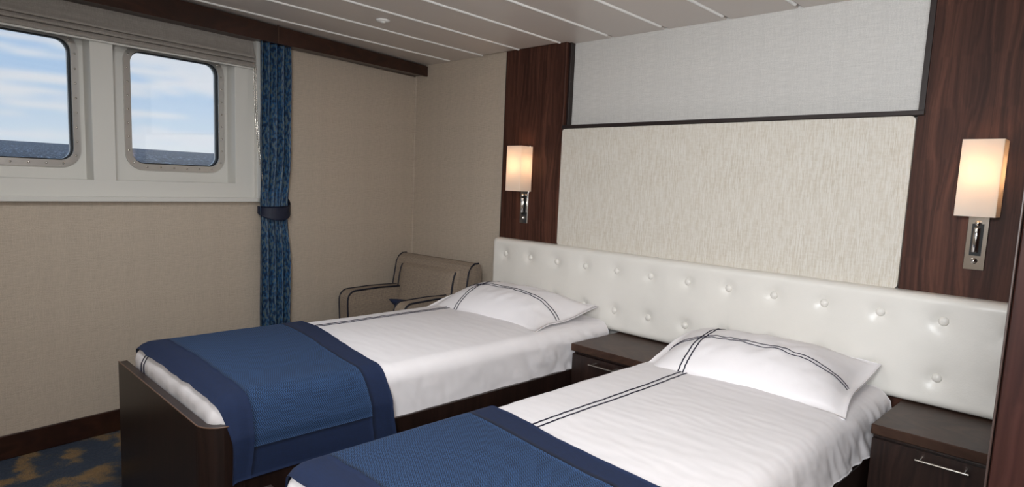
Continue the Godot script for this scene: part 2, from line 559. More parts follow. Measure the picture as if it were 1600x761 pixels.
func windows() -> void:
	# window wall: beige panel with one wide opening behind the white surround
	var wl := structure("wall_left", "beige woven wallpaper wall with the portholes", "wall")
	wl.transform = TW
	var st := mb()
	wbox(st, -0.15, 3.25, -0.05, 1.13, -0.18, 0.0)
	wbox(st, -0.15, 1.21, 1.13, 2.25, -0.18, 0.0)
	wbox(st, -0.15, 3.25, 1.98, 2.25, -0.18, 0.0)
	wbox(st, 2.75, 3.25, 1.13, 1.98, -0.18, 0.0)
	put(st, "wallpaper", M.wallpaper, wl)
	var bb := structure("baseboard_left", "dark reddish wooden baseboard under the portholes", "baseboard")
	bb.transform = TW
	st = mb()
	wbox(st, 0.0, 3.04, 0.0, 0.107, 0.0, 0.012, 0.003)
	put(st, "board", M.wood_red, bb)
	# white surround
	var su := structure("trim_2", "white window surround with a raised rim", "window surround")
	su.transform = TW
	st = mb()
	wbox(st, 1.192, 1.214, 1.118, 1.99, -0.02, 0.03, 0.002)
	wbox(st, 2.73, 2.752, 1.118, 1.99, -0.02, 0.03, 0.002)
	wbox(st, 1.192, 2.752, 1.116, 1.139, -0.02, 0.03, 0.002)
	put(st, "rim", M.white_paint, su)
	st = mb()
	var n0 := 1.322
	var n1 := 1.911
	wbox(st, 1.21, n0, 1.13, 1.985, -0.095, 0.0, 0.002)
	wbox(st, n1, n0 + WIN_PITCH, 1.13, 1.985, -0.095, 0.0, 0.002)
	wbox(st, n1 + WIN_PITCH, 2.74, 1.13, 1.985, -0.095, 0.0, 0.002)
	wbox(st, 1.21, 2.74, 1.13, 1.2155, -0.095, 0.0005, 0.002)
	wbox(st, 1.21, 2.74, 1.905, 1.985, -0.095, 0.0005, 0.002)
	put(st, "panel", M.white_paint, su)
	for k in 2:
		var w := structure("window_%d" % (2 - k), ["square porthole next to the blue curtain", "square porthole farther from the blue curtain"][k], "window")
		w.transform = TW
		var ds := WIN_PITCH * k - 0.006
		var place := func(p: Vector2, d: float) -> Vector3: return Vector3(p.x, p.y, -d)
		var ri := rounded_rect(Vector2(1.379 + ds, 1.299), Vector2(1.815 + ds, 1.839), 0.055, 8)
		var ro := rounded_rect(Vector2(1.349 + ds, 1.268), Vector2(1.845 + ds, 1.870), 0.083, 8)
		var rh := rounded_rect(Vector2(1.371 + ds, 1.291), Vector2(1.823 + ds, 1.847), 0.06, 8)
		# back plate of the niche with the hole
		var sq := PackedVector2Array()
		var lo := Vector2(n0 + ds + 0.006, 1.21)
		var hi := Vector2(n1 + ds + 0.006, 1.91)
		var ce := (lo + hi) / 2
		for p in rh:
			var q: Vector2 = p - ce
			var kx: float = (hi.x - ce.x) / maxf(absf(q.x), 1e-4)
			var ky: float = (hi.y - ce.y) / maxf(absf(q.y), 1e-4)
			sq.append(ce + q * minf(kx, ky))
		for cn in [Vector2(hi.x, hi.y), Vector2(lo.x, hi.y), Vector2(lo.x, lo.y), Vector2(hi.x, lo.y)]:
			var best := 0
			for i in sq.size():
				if sq[i].distance_to(cn) < sq[best].distance_to(cn):
					best = i
			sq[best] = cn
		st = mb()
		frame_ring(st, sq, rh, -0.09, -0.085, place)
		put(st, "back_plate", M.white_paint, w)
		st = mb()
		frame_ring(st, rounded_rect(Vector2(1.365 + ds, 1.285), Vector2(1.829 + ds, 1.853), 0.064, 8), rh, -0.128, -0.086, place)
		put(st, "reveal", M.steel, w)
		st = mb()
		frame_ring(st, ro, ri, -0.085, -0.075, place)
		put(st, "clamp_ring", M.steel, w, "brushed steel clamping ring")
		st = mb()
		frame_ring(st, rh, rounded_rect(Vector2(1.384 + ds, 1.304), Vector2(1.810 + ds, 1.834), 0.05, 8), -0.1, -0.087, place)
		put(st, "gasket", M.rubber, w, "black rubber gasket")
		st = mb()
		frame_ring(st, rh, rounded_rect(Vector2(1.382 + ds, 1.302), Vector2(1.812 + ds, 1.836), 0.052, 8), -0.125, -0.113, place)
		put(st, "inner_ring", M.steel, w)
		st = mb()
		extrude(st, rounded_rect(Vector2(1.373 + ds, 1.293), Vector2(1.821 + ds, 1.845), 0.058, 8), -0.110, -0.102, place)
		put(st, "pane", M.glass, w)
		# bolts all round the ring
		var mid := rounded_rect(Vector2(1.364 + ds, 1.2835), Vector2(1.830 + ds, 1.8545), 0.069, 8)
		var total := 0.0
		for i in mid.size():
			total += mid[i].distance_to(mid[(i + 1) % mid.size()])
		var count := 30
		var bolt: Mesh
		for b in count:
			var want := total * (b + 0.5) / count
			var acc := 0.0
			var pt := Vector2.ZERO
			for i in mid.size():
				var l := mid[i].distance_to(mid[(i + 1) % mid.size()])
				if acc + l >= want:
					pt = mid[i].lerp(mid[(i + 1) % mid.size()], (want - acc) / l)
					break
				acc += l
			if b == 0:
				st = mb()
				lathe(st, [Vector2(0.0, 0.0035), Vector2(0.003, 0.003), Vector2(0.0048, 0.0015), Vector2(0.005, -0.001)], 8, Transform3D(Basis(Vector3.RIGHT, -PI / 2), Vector3.ZERO))
				st.generate_normals()
				bolt = st.commit()
			var mi := MeshInstance3D.new()
			mi.mesh = bolt
			mi.material_override = M.nickel
			mi.name = "bolt"
			w.add_child(mi, true)
			mi.position = Vector3(pt.x, pt.y, 0.075)

# ---------------------------------------------------------------------- headboard wall
const HB_X0 := 0.925
const HB_X1 := 3.50

func headboard_wall() -> void:
	var wp := thing("wood_panel", "dark wood wall panel behind the sconce by the armchair", "wall panel", Vector3(0.918, 0, 0))
	var st := mb()
	box(st, Vector3(0.0, 0.0, -0.055), Vector3(0.46, 2.052, 0.0), 0.002)
	put(st, "board", M.wood, wp)
	st = mb()
	box(st, Vector3(-0.004, 0.0, -0.02), Vector3(0.0, 2.052, -0.001), 0.0)
	box(st, Vector3(0.46, 1.598, -0.056), Vector3(0.475, 2.051, -0.022), 0.001)
	put(st, "edge_strip", M.wood_edge, wp)
	wp = thing("wood_panel", "dark wood wall panel behind the sconce by the wardrobe", "wall panel", Vector3(3.064, 0, 0))
	st = mb()
	extrude(st, PackedVector2Array([Vector2(0.0005, 0), Vector2(0.449, 0), Vector2(0.449, 2.052), Vector2(0.022, 2.052), Vector2(0.022, 1.5865), Vector2(0.0005, 1.5865)]), -0.055, 0.0, func(p: Vector2, d: float) -> Vector3: return Vector3(p.x, p.y, d))
	put(st, "board", M.wood, wp)
	st = mb()
	box(st, Vector3(0.0, 1.588, -0.055), Vector3(0.021, 2.052, -0.003), 0.002)
	put(st, "edge_strip", M.wood_edge, wp)
	var lg := thing("ledge", "thin dark wood ledge between fabric panel and wallpapered recess", "ledge", Vector3(1.372, 1.5875, 0))
	st = mb()
	box(st, Vector3(0.007, 0, -0.055), Vector3(1.716, 0.018, 0.012), 0.002)
	put(st, "shelf", M.wood_edge, lg)
	var fp := thing("fabric_panel", "cream streaked fabric panel above the white headboard", "wall panel", Vector3(1.380, 0.945, 0))
	st = mb()
	var rr := rounded_rect(Vector2(0.002, 0.004), Vector2(1.682, 0.641), 0.018, 6)
	extrude(st, rr, -0.055, 0.006, func(p: Vector2, d: float) -> Vector3: return Vector3(p.x, p.y, d))
	put(st, "panel", M.panel_cloth, fp)
	# headboard
	var hb := thing("headboard", "long white leather headboard with buttons behind both beds", "headboard", Vector3(HB_X0, 0.55, 0.0))
	st = mb()
	var wdt := HB_X1 - HB_X0
	var hgt := 0.402
	var xs := []
	for k in 13:
		xs.append(1.028 + 0.2 * k - HB_X0)
	var ys := [0.107, 0.312]
	var front := func(u: float, v: float) -> Vector3:
		# v runs up the back of the bottom edge, over the front and to the back of the top edge
		var x := u * wdt
		var rr2 := 0.03
		var per := [0.03, PI / 2 * rr2, hgt - 2 * rr2, PI / 2 * rr2, 0.03]
		var tot: float = per[0] + per[1] + per[2] + per[3] + per[4]
		var s := v * tot
		var y := 0.0
		var z := 0.0
		if s < per[0]:
			y = 0.0; z = s
		elif s < per[0] + per[1]:
			var a: float = (s - per[0]) / rr2
			y = rr2 * (1 - cos(a)); z = 0.03 + rr2 * sin(a)
		elif s < per[0] + per[1] + per[2]:
			y = rr2 + s - per[0] - per[1]; z = 0.06
		elif s < tot - per[4]:
			var a2: float = (s - per[0] - per[1] - per[2]) / rr2
			y = hgt - rr2 + rr2 * sin(a2); z = 0.03 + rr2 * cos(a2)
		else:
			y = hgt; z = 0.03 - (s - (tot - per[4]))
		if z > 0.045:
			var k := clampf(round((x - xs[0]) / 0.2), 0, 12)
			var dx: float = x - xs[int(k)]
			var dip := 0.0
			for yy in ys:
				var dy: float = y - yy
				var d := sqrt(dx * dx + dy * dy)
				dip += 0.013 * exp(-d * d / 0.0009) + 0.006 * exp(-d * d / 0.006)
			# puff between the buttons
			z += 0.006 - dip
		# rounded ends
		var ex: float = minf(x, wdt - x)
		if ex < 0.02:
			z -= (0.02 - sqrt(maxf(0.0, 0.0004 - (0.02 - ex) * (0.02 - ex)))) * clampf(z / 0.06, 0.0, 1.0)
		z += 0.0012 * ripple.get_noise_2d(x * 9.0, y * 9.0)
		return Vector3(x, y, z)
	sheet(st, 330, 64, front, true)
	put(st, "upholstery", M.leather, hb)
	st = mb()
	box(st, Vector3(0.004, 0.004, 0.001), Vector3(wdt - 0.004, hgt - 0.004, 0.02), 0.0)
	put(st, "backing_board", M.wood_edge, hb)
	st = mb()
	lathe(st, [Vector2(0.0, 0.010), Vector2(0.007, 0.009), Vector2(0.013, 0.006), Vector2(0.017, 0.0), Vector2(0.014, -0.004)], 16, Transform3D(Basis(Vector3.RIGHT, PI / 2), Vector3.ZERO))
	st.generate_normals()
	var bm := st.commit()
	for yy in ys:
		for x in xs:
			if x > wdt - 0.03:
				continue
			var mi := MeshInstance3D.new()
			mi.mesh = bm
			mi.material_override = M.leather
			mi.name = "button"
			hb.add_child(mi, true)
			mi.position = Vector3(x, yy, 0.050)

# ---------------------------------------------------------------------- beds
# each bed: left and right side of the frame, top of the bedding, foot of the bedding
const BEDS := [
	{"x0": 0.945, "x1": 1.843, "top": 0.600, "zf": 2.012, "hemr": 0.405, "heml": 0.42},
	{"x0": 2.262, "x1": 3.118, "top": 0.582, "zf": 2.035, "hemr": 0.43, "heml": 0.42},
]
const EDGE_R := 0.062

func edge(d: float) -> Vector2:
	if d < EDGE_R * PI / 2:
		return Vector2(EDGE_R * sin(d / EDGE_R), EDGE_R * (1 - cos(d / EDGE_R)))
	return Vector2(EDGE_R, EDGE_R + d - EDGE_R * PI / 2)

# point of the bedding: a across (0 is the middle), b along the bed from the headboard, off outwards
func bedding(B: Dictionary, a: float, b: float, off: float, rough := 1.0) -> Vector3:
	var cx: float = (B.x0 + B.x1) / 2
	var hw: float = (B.x1 - B.x0) / 2 - 0.012
	var da := maxf(absf(a) - (hw - EDGE_R), 0.0)
	var db: float = maxf(b - (B.zf - EDGE_R), 0.0)
	var d := sqrt(da * da + db * db)
	var sg := signf(a)
	var p := Vector3(sg * minf(absf(a), hw - EDGE_R), B.top, minf(b, B.zf - EDGE_R))
	var n := Vector3.UP
	if d > 0.0:
		var hv := edge(d)
		p += Vector3(sg * hv.x * da / d, -hv.y, hv.x * db / d)
		var ph := minf(d / EDGE_R, PI / 2)
		n = Vector3(sg * da / d * sin(ph), cos(ph), db / d * sin(ph))
	# soft crown of the duvet
	p.y += 0.012 * (1.0 - pow(absf(a) / hw, 2.0)) * clampf(1.0 - d * 8.0, 0.0, 1.0)
	var low := clampf((d - 0.03) / 0.12, 0.0, 1.0)
	var w := 0.0025 * bulge.get_noise_2d(a * 0.9 + cx * 7.0, b * 0.9) + 0.0010 * ripple.get_noise_2d(a * 6.0 + cx * 3.0, b * 22.0)
	# hanging folds on the sides, stronger towards the pillows
	var along := b if da > db else a
	var crease := ripple.get_noise_2d(along * 15.0 + cx * 5.0 + d * 12.0, d * 11.0) * 0.005 + ripple.get_noise_2d(along * 8.0 + cx * 2.0 + d * 4.0, d * 4.0 + 9.0) * 0.007
	var more := 0.35 + 2.0 * clampf(1.0 - b / 0.9, 0.0, 1.0) + (0.5 if db > da else 0.0)
	w += low * crease * more
	p += n * (off + w * rough)
	return p + Vector3(cx, 0, 0)

func hem(B: Dictionary, side: float) -> float:
	# arc length from the middle of the bed to the hem
	var hw: float = (B.x1 - B.x0) / 2 - 0.012
	return hw - EDGE_R + EDGE_R * PI / 2 + maxf(0.0, (B.top - EDGE_R) - side)

func bed(called: String, idx: int) -> void:
	var B: Dictionary = BEDS[idx]
	var near: String = ["the armchair", "the wardrobe"][idx]
	var t := thing(called, "dark wood single bed on the side of " + near, "bed", Vector3(B.x0, 0, 0.06))
	var w: float = B.x1 - B.x0
	var zf: float = B.zf + 0.04 - 0.06
	# footboard: a board with a rounded corner returning along the aisle side
	var st := mb()
	var poly := PackedVector2Array()
	var rad := 0.07
	var th := 0.03
	for k in 9:
		var a := PI / 2 - PI / 2 * k / 8
		poly.append(Vector2(w - rad + rad * cos(a), zf - rad + rad * sin(a)))
	poly.append(Vector2(w, zf - 0.11))
	poly.append(Vector2(w - th, zf - 0.11))
	for k in 9:
		var a := PI / 2 * k / 8
		poly.append(Vector2(w - rad + (rad - th) * cos(a), zf - rad + (rad - th) * sin(a)))
	poly.append(Vector2(0, zf - th))
	poly.append(Vector2(0, zf))
	extrude(st, poly, 0.0, 0.533, func(p: Vector2, d: float) -> Vector3: return Vector3(p.x, d, p.y))
	put(st, "footboard", M.wood_dark, t)
	st = mb()
	var lip := []
	for p in [[0, zf - 0.0015]]:
		lip.append(Vector3(p[0], 0.533, p[1]))
	for k in 9:
		var a := PI / 2 - PI / 2 * k / 8
		lip.append(Vector3(w - rad + (rad - 0.0015) * cos(a), 0.533, zf - rad + (rad - 0.0015) * sin(a)))
	lip.append(Vector3(w - 0.0015, 0.533, zf - 0.11))
	tube(st, lip, 0.0025, 6)
	put(st, "edge_band", M.wood_lip, t, "lighter edge of the footboard")
	for s in 2:
		st = mb()
		var xa: float = [0.0, w - 0.022][s]
		box(st, Vector3(xa, 0.02, 0.0), Vector3(xa + 0.022, 0.415, zf - (0.112 if s == 1 else 0.032)), 0.002)
		put(st, "side_rail", M.wood_dark, t)
	st = mb()
	box(st, Vector3(0.024, 0.28, 0.0), Vector3(w - 0.034, 0.34, zf - 0.05), 0.0)
	put(st, "slatted_base", M.wood_dark, t)
	# mattress
	var mt := thing("mattress", "white mattress under the duvet on the side of " + near, "mattress", Vector3((B.x0 + B.x1) / 2, 0.34, 0.07))
	st = mb()
	box(st, Vector3(-w / 2 + 0.05, 0.0, 0.0), Vector3(w / 2 - 0.05, B.top - 0.34 - 0.03, B.zf - 0.13), 0.03)
	put(st, "ticking", M.linen, mt)
	# duvet
	var dv := thing("duvet", "white duvet with a double navy embroidered line on the bed by " + near, "duvet", Vector3((B.x0 + B.x1) / 2, B.top, 0.1))
	var shift := -dv.position
	var al: float = -hem(B, B.heml)
	var ar: float = hem(B, B.hemr)
	var bl: float = B.zf - EDGE_R + EDGE_R * PI / 2 + (B.top - EDGE_R - 0.44)
	var z0 := 0.085
	var q := func(u: float, v: float, off: float) -> Vector3:
		var a := lerpf(al, ar, u)
		var b := lerpf(z0, bl, v)
		var p := bedding(B, a, b, off)
		p.y = maxf(p.y, 0.395 if off > -0.01 else 0.4)
		if idx == 1 and a > 0.0:
			# the loose side by the nightstand bellies out past the rail
			var low := clampf((B.top - 0.05 - p.y) / 0.12, 0.0, 1.0)
			p.x += 0.022 * low * clampf((1.7 - b) / 0.4, 0.0, 1.0)
		# tuck the inside below the rail line
		return p + shift
	st = mb()
	cloth(st, 150, 220, func(u: float, v: float) -> Vector3: return q.call(u, v, 0.0), func(u: float, v: float) -> Vector3: return q.call(u, v, -0.02))
	put(st, "cover", M.linen, dv)
	# embroidered double line running down the bed
	var la: float = [1.112, 2.512][idx] - (B.x0 + B.x1) / 2
	for k in 2:
		st = mb()
		var pts := []
		for i in 200:
			var b := lerpf(z0 + 0.02, B.zf + 0.08, i / 199.0)
			pts.append(bedding(B, la + (k - 0.5) * 0.024 + 0.0006 * sin(i * 2.4), b, 0.0012) + shift)
		tube(st, pts, 0.0033, 5, false, 0.5)
		put(st, "embroidery", M.thread, dv, "navy stitched line")
	pillow(idx)
	runner(idx)

func pillow(idx: int) -> void:
	var B: Dictionary = BEDS[idx]
	var near: String = ["the armchair", "the wardrobe"][idx]
	var P: Dictionary = [
		{"c": Vector3(1.350, 0.632, 0.335), "hw": 0.405, "hd": 0.245, "tilt": 6.0, "yaw": 1.5, "T": 0.105},
		{"c": Vector3(2.69, 0.625, 0.323), "hw": 0.380, "hd": 0.240, "tilt": 9.0, "yaw": 3.5, "T": 0.10}][idx]
	var o := thing("pillow", "white pillow with crossed navy embroidered lines on the bed by " + near, "pillow", P.c)
	o.rotation_degrees = Vector3(0, P.yaw, 0)
	var tilt := Basis(Vector3.RIGHT, deg_to_rad(P.tilt))
	var surf := func(u: float, v: float, up: float) -> Vector3:
		var x: float = u * P.hw * (1.0 - 0.05 * (1.0 - v * v))
		var z: float = v * P.hd * (1.0 - 0.06 * (1.0 - u * u))
		var uu := minf(absf(u) / 0.93, 1.0)
		var vv := minf(absf(v) / 0.93, 1.0)
		var t := pow(maxf(1.0 - pow(uu, 3.2), 0.0), 0.8) * pow(maxf(1.0 - pow(vv, 2.2), 0.0), 0.72)
		var y: float = 0.003 * up
		if up > 0:
			y += P.T * t + 0.006 * t * bulge.get_noise_2d(x * 2.0 + idx * 4.0, z * 2.0) + 0.004 * ripple.get_noise_2d(x * 14.0 + z * 9.0 + idx * 3.0, z * 5.0) * (0.3 + t)
		else:
			y -= P.T * 0.28 * t
		var edge_wave := 0.012 * (1.0 - t) * sin(u * 5.0 + v * 3.0 + idx)
		y += edge_wave
		# front corners sink onto the duvet
		if v > 0.5:
			y -= 0.016 * (v - 0.5) * 2.0
		return tilt * Vector3(x, y, z)
	var st := mb()
	var n := 56
	sheet(st, n, n, func(u: float, v: float) -> Vector3: return surf.call(u * 2 - 1, v * 2 - 1, 1.0), true)
	sheet(st, n, n, func(u: float, v: float) -> Vector3: return surf.call(u * 2 - 1, v * 2 - 1, -1.0), false)
	for s in [-1.0, 1.0]:
		sheet(st, n, 1, func(a: float, b: float) -> Vector3: return surf.call(a * 2 - 1, s, 1.0 if b < 0.5 else -1.0), s < 0)
		sheet(st, 1, n, func(a: float, b: float) -> Vector3: return surf.call(s, b * 2 - 1, 1.0 if a < 0.5 else -1.0), s < 0)
	put(st, "case", M.linen, o)
	var cu: float = [-0.45, -0.54][idx]
	var cv: float = [0.10, 0.16][idx]
	for k in 2:
		var off := (k - 0.5) * 0.02
		st = mb()
		var pts := []
		for i in 90:
			var t := lerpf(-0.93, 0.93, i / 89.0)
			pts.append(surf.call(t, cv + off / P.hd, 1.0) + Vector3(0, 0.0014, 0))
		tube(st, pts, 0.003, 5, false, 0.5)
		put(st, "embroidery", M.thread, o, "navy stitched line")
		st = mb()
		pts = []
		for i in 70:
			var t := lerpf(-0.93, 0.97, i / 69.0)
			pts.append(surf.call(cu + off / P.hw + 0.003 * sin(i * 2.3), t, 1.0) + Vector3(0, 0.0014, 0))
		tube(st, pts, 0.003, 5, false, 0.5)
		put(st, "embroidery", M.thread, o, "navy stitched line")

func runner(idx: int) -> void:
	var B: Dictionary = BEDS[idx]
	var near: String = ["the armchair", "the wardrobe"][idx]
	var o := thing("bed_runner", "navy knitted runner over the foot of the bed by " + near, "blanket", Vector3((B.x0 + B.x1) / 2, B.top, 1.7))
	var shift := -o.position
	var aR: float = hem(B, 0.365)
	var aL: float = -hem(B, 0.45)
	var bF: float = B.zf - 0.012
	var pt := func(a: float, b: float, off: float) -> Vector3:
		# a, b in cloth coordinates; the back hem wanders, the hanging end flares
		var bb := b
		var back := clampf((bF - b) / 0.62, 0.0, 1.0)
		bb += back * (0.03 * sin(a * 5.0 + idx) + 0.05 * a) + 0.004 * ripple.get_noise_2d(a * 7.0, b * 3.0 + idx)
		var p := bedding(B, a, minf(bb, B.zf + 0.02), 0.006 + off, 0.5)
		var hw: float = (B.x1 - B.x0) / 2
		var over := clampf((absf(a) - hw) / 0.2, 0.0, 1.0)
		p.x += signf(a) * (clampf(over * 3.0, 0.0, 1.0) * 0.024 + over * (0.006 + 0.008 * sin(b * 9.0 + 1.0) * over))
		p.z += over * 0.02 * (1.0 - back) 
		return p + shift
	var bB: float = bF - 0.62
	var border := 0.095
	var piece := func(st: SurfaceTool, a0: float, a1: float, b0: float, b1: float) -> void:
		var nu := maxi(4, int(absf(a1 - a0) / 0.012))
		var nv := maxi(4, int(absf(b1 - b0) / 0.016))
		cloth(st, nu, nv, func(u: float, v: float) -> Vector3: return pt.call(lerpf(a0, a1, u), lerpf(b0, b1, v), 0.006), func(u: float, v: float) -> Vector3: return pt.call(lerpf(a0, a1, u), lerpf(b0, b1, v), 0.0), func(u: float, v: float) -> Vector2: return Vector2(lerpf(a0, a1, u), lerpf(b0, b1, v)) * 8.5)
	var st := mb()
	piece.call(st, aL + border, aR - border, bB + border, bF - border)
	put(st, "woven_field", M.knit, o, "lighter blue patterned middle of the runner")
	st = mb()
	piece.call(st, aL, aR, bB, bB + border)
	piece.call(st, aL, aR, bF - border, bF)
	piece.call(st, aL, aL + border, bB + border, bF - border)
	piece.call(st, aR - border, aR, bB + border, bF - border)
	put(st, "border", M.knit_border, o, "plain dark navy border")

# ---------------------------------------------------------------------- nightstands, sconces, wardrobe
func nightstands() -> void:
	for k in 2:
		var x0: float = [1.851, 3.128][k]
		var w: float = [0.40, 0.382][k]
		var t := thing("nightstand", ["dark wood nightstand standing between the two beds", "dark wood nightstand between bed and wardrobe"][k], "nightstand", Vector3(x0, 0, 0.0))
		var st := mb()
		box(st, Vector3(0.002, 0.0, 0.005), Vector3(w - 0.002, 0.512, 0.385), 0.002)
		put(st, "body", M.wood_dark, t)
		st = mb()
		box(st, Vector3(0, 0.514, 0.003), Vector3(w, 0.548, 0.413), 0.003)
		put(st, "top", M.wood_along, t)
		for j in 2:
			st = mb()
			var y1: float = [0.500, 0.262][j]
			box(st, Vector3(0.004, y1 - 0.232, 0.386), Vector3(w - 0.004, y1, 0.405), 0.002)
			var dr := put(st, "drawer", M.wood_dark, t)
			st = mb()
			var hx: float = 0.135 if k == 1 else 0.122
			tube(st, [Vector3(hx, y1 - 0.024, 0.432), Vector3(hx + 0.140, y1 - 0.024, 0.432)], 0.0045, 8)
			for px in [hx + 0.012, hx + 0.128]:
				tube(st, [Vector3(px, y1 - 0.024, 0.404), Vector3(px, y1 - 0.024, 0.432)], 0.0035, 6)
			put(st, "handle", M.nickel, dr, "brushed metal bar handle")

func sconces() -> void:
	for k in 2:
		var x: float = [1.116, 3.286][k]
		var t := thing("wall_sconce", ["lit sconce with cream box shade on the panel by the armchair", "lit sconce with cream box shade on the panel by the wardrobe"][k], "wall lamp", Vector3(x, 1.05, 0))
		var st := mb()
		box(st, Vector3(-0.031, 0, 0), Vector3(0.031, 0.449, 0.007), 0.002)
		put(st, "back_plate", M.chrome, t, "polished chrome back plate")
		st = mb()
		lathe(st, [Vector2(0, -0.042), Vector2(0.009, -0.042), Vector2(0.010, -0.040), Vector2(0.010, 0.040), Vector2(0.009, 0.042), Vector2(0, 0.042)], 16, Transform3D(Basis.IDENTITY, Vector3(0, 0.105, 0.021)))
		put(st, "reading_arm", M.chrome, t)
		st = mb()
		box(st, Vector3(-0.017, 0.05, 0.0068), Vector3(0.017, 0.160, 0.0076), 0.0)
		put(st, "slot", M.rubber, t, "dark slot behind the arm")
		st = mb()
		lathe(st, [Vector2(0, -0.009), Vector2(0.005, -0.008), Vector2(0.009, 0), Vector2(0.005, 0.008), Vector2(0, 0.009)], 14, Transform3D(Basis.IDENTITY, Vector3(0, 0.162, 0.02)))
		put(st, "knob", M.chrome, t)
		st = mb()
		lathe(st, [Vector2(0, 0.010), Vector2(0.005, 0.009), Vector2(0.009, 0.003), Vector2(0.010, 0)], 14, Transform3D(Basis(Vector3.RIGHT, PI / 2), Vector3(0, 0.032, 0.007)))
		put(st, "switch", M.chrome, t)
		st = mb()
		tube(st, [Vector3(0, 0.30, 0.005), Vector3(0, 0.30, 0.052)], 0.006, 8)
		lathe(st, [Vector2(0.0, -0.02), Vector2(0.016, -0.02), Vector2(0.016, 0.018), Vector2(0, 0.018)], 12, Transform3D(Basis.IDENTITY, Vector3(0, 0.285, 0.056)))
		put(st, "lamp_holder", M.white_fixture, t)
		st = mb()
		lathe(st, [Vector2(0, -0.03), Vector2(0.011, -0.028), Vector2(0.016, -0.010), Vector2(0.017, 0.01), Vector2(0.012, 0.028), Vector2(0, 0.034)], 16, Transform3D(Basis.IDENTITY, Vector3(0, 0.335, 0.056)))
		put(st, "bulb", M.bulb, t)
		# shade: four walls, open above and below
		st = mb()
		frame_ring(st, rounded_rect(Vector2(-0.0575, 0.012), Vector2(0.0575, 0.107), 0.002, 2), rounded_rect(Vector2(-0.0555, 0.014), Vector2(0.0555, 0.105), 0.002, 2), 0.186, 0.441, func(p: Vector2, d: float) -> Vector3: return Vector3(p.x, d, p.y))
		put(st, "lamp_shade", M.shade, t, "cream fabric shade glowing from inside")
		var l := OmniLight3D.new()
		l.name = "bulb_light"
		l.light_color = Color(1.0, 0.86, 0.74)
		l.light_energy = 0.0135
		l.light_size = 0.015
		l.omni_range = 12.0
		l.omni_attenuation = 2.0
		l.shadow_enabled = true
		t.add_child(l, true)
		l.position = Vector3(0, 0.335, 0.056)

func wardrobe() -> void:
	var t := thing("wardrobe", "tall dark reddish wood wardrobe side at the end of the headboard", "wardrobe", Vector3(3.514, 0, 0))
	var st := mb()
	box(st, Vector3(0, 0, 0.0), Vector3(1.08, 2.04, 1.085), 0.002)
	put(st, "carcass", M.wood_wardrobe, t)
	st = mb()
	box(st, Vector3(0.006, 0.05, 1.086), Vector3(0.54, 2.04, 1.106), 0.002)
	put(st, "door", M.wood_wardrobe, t)
	st = mb()
	box(st, Vector3(0.543, 0.05, 1.086), Vector3(1.08, 2.04, 1.106), 0.002)
	put(st, "door", M.wood_wardrobe, t)
	st = mb()
	box(st, Vector3(0.0, 0.0, 1.084), Vector3(0.004, 2.04, 1.110), 0.001)
	put(st, "edge_band", M.wood_band, t, "thin lighter edge band")

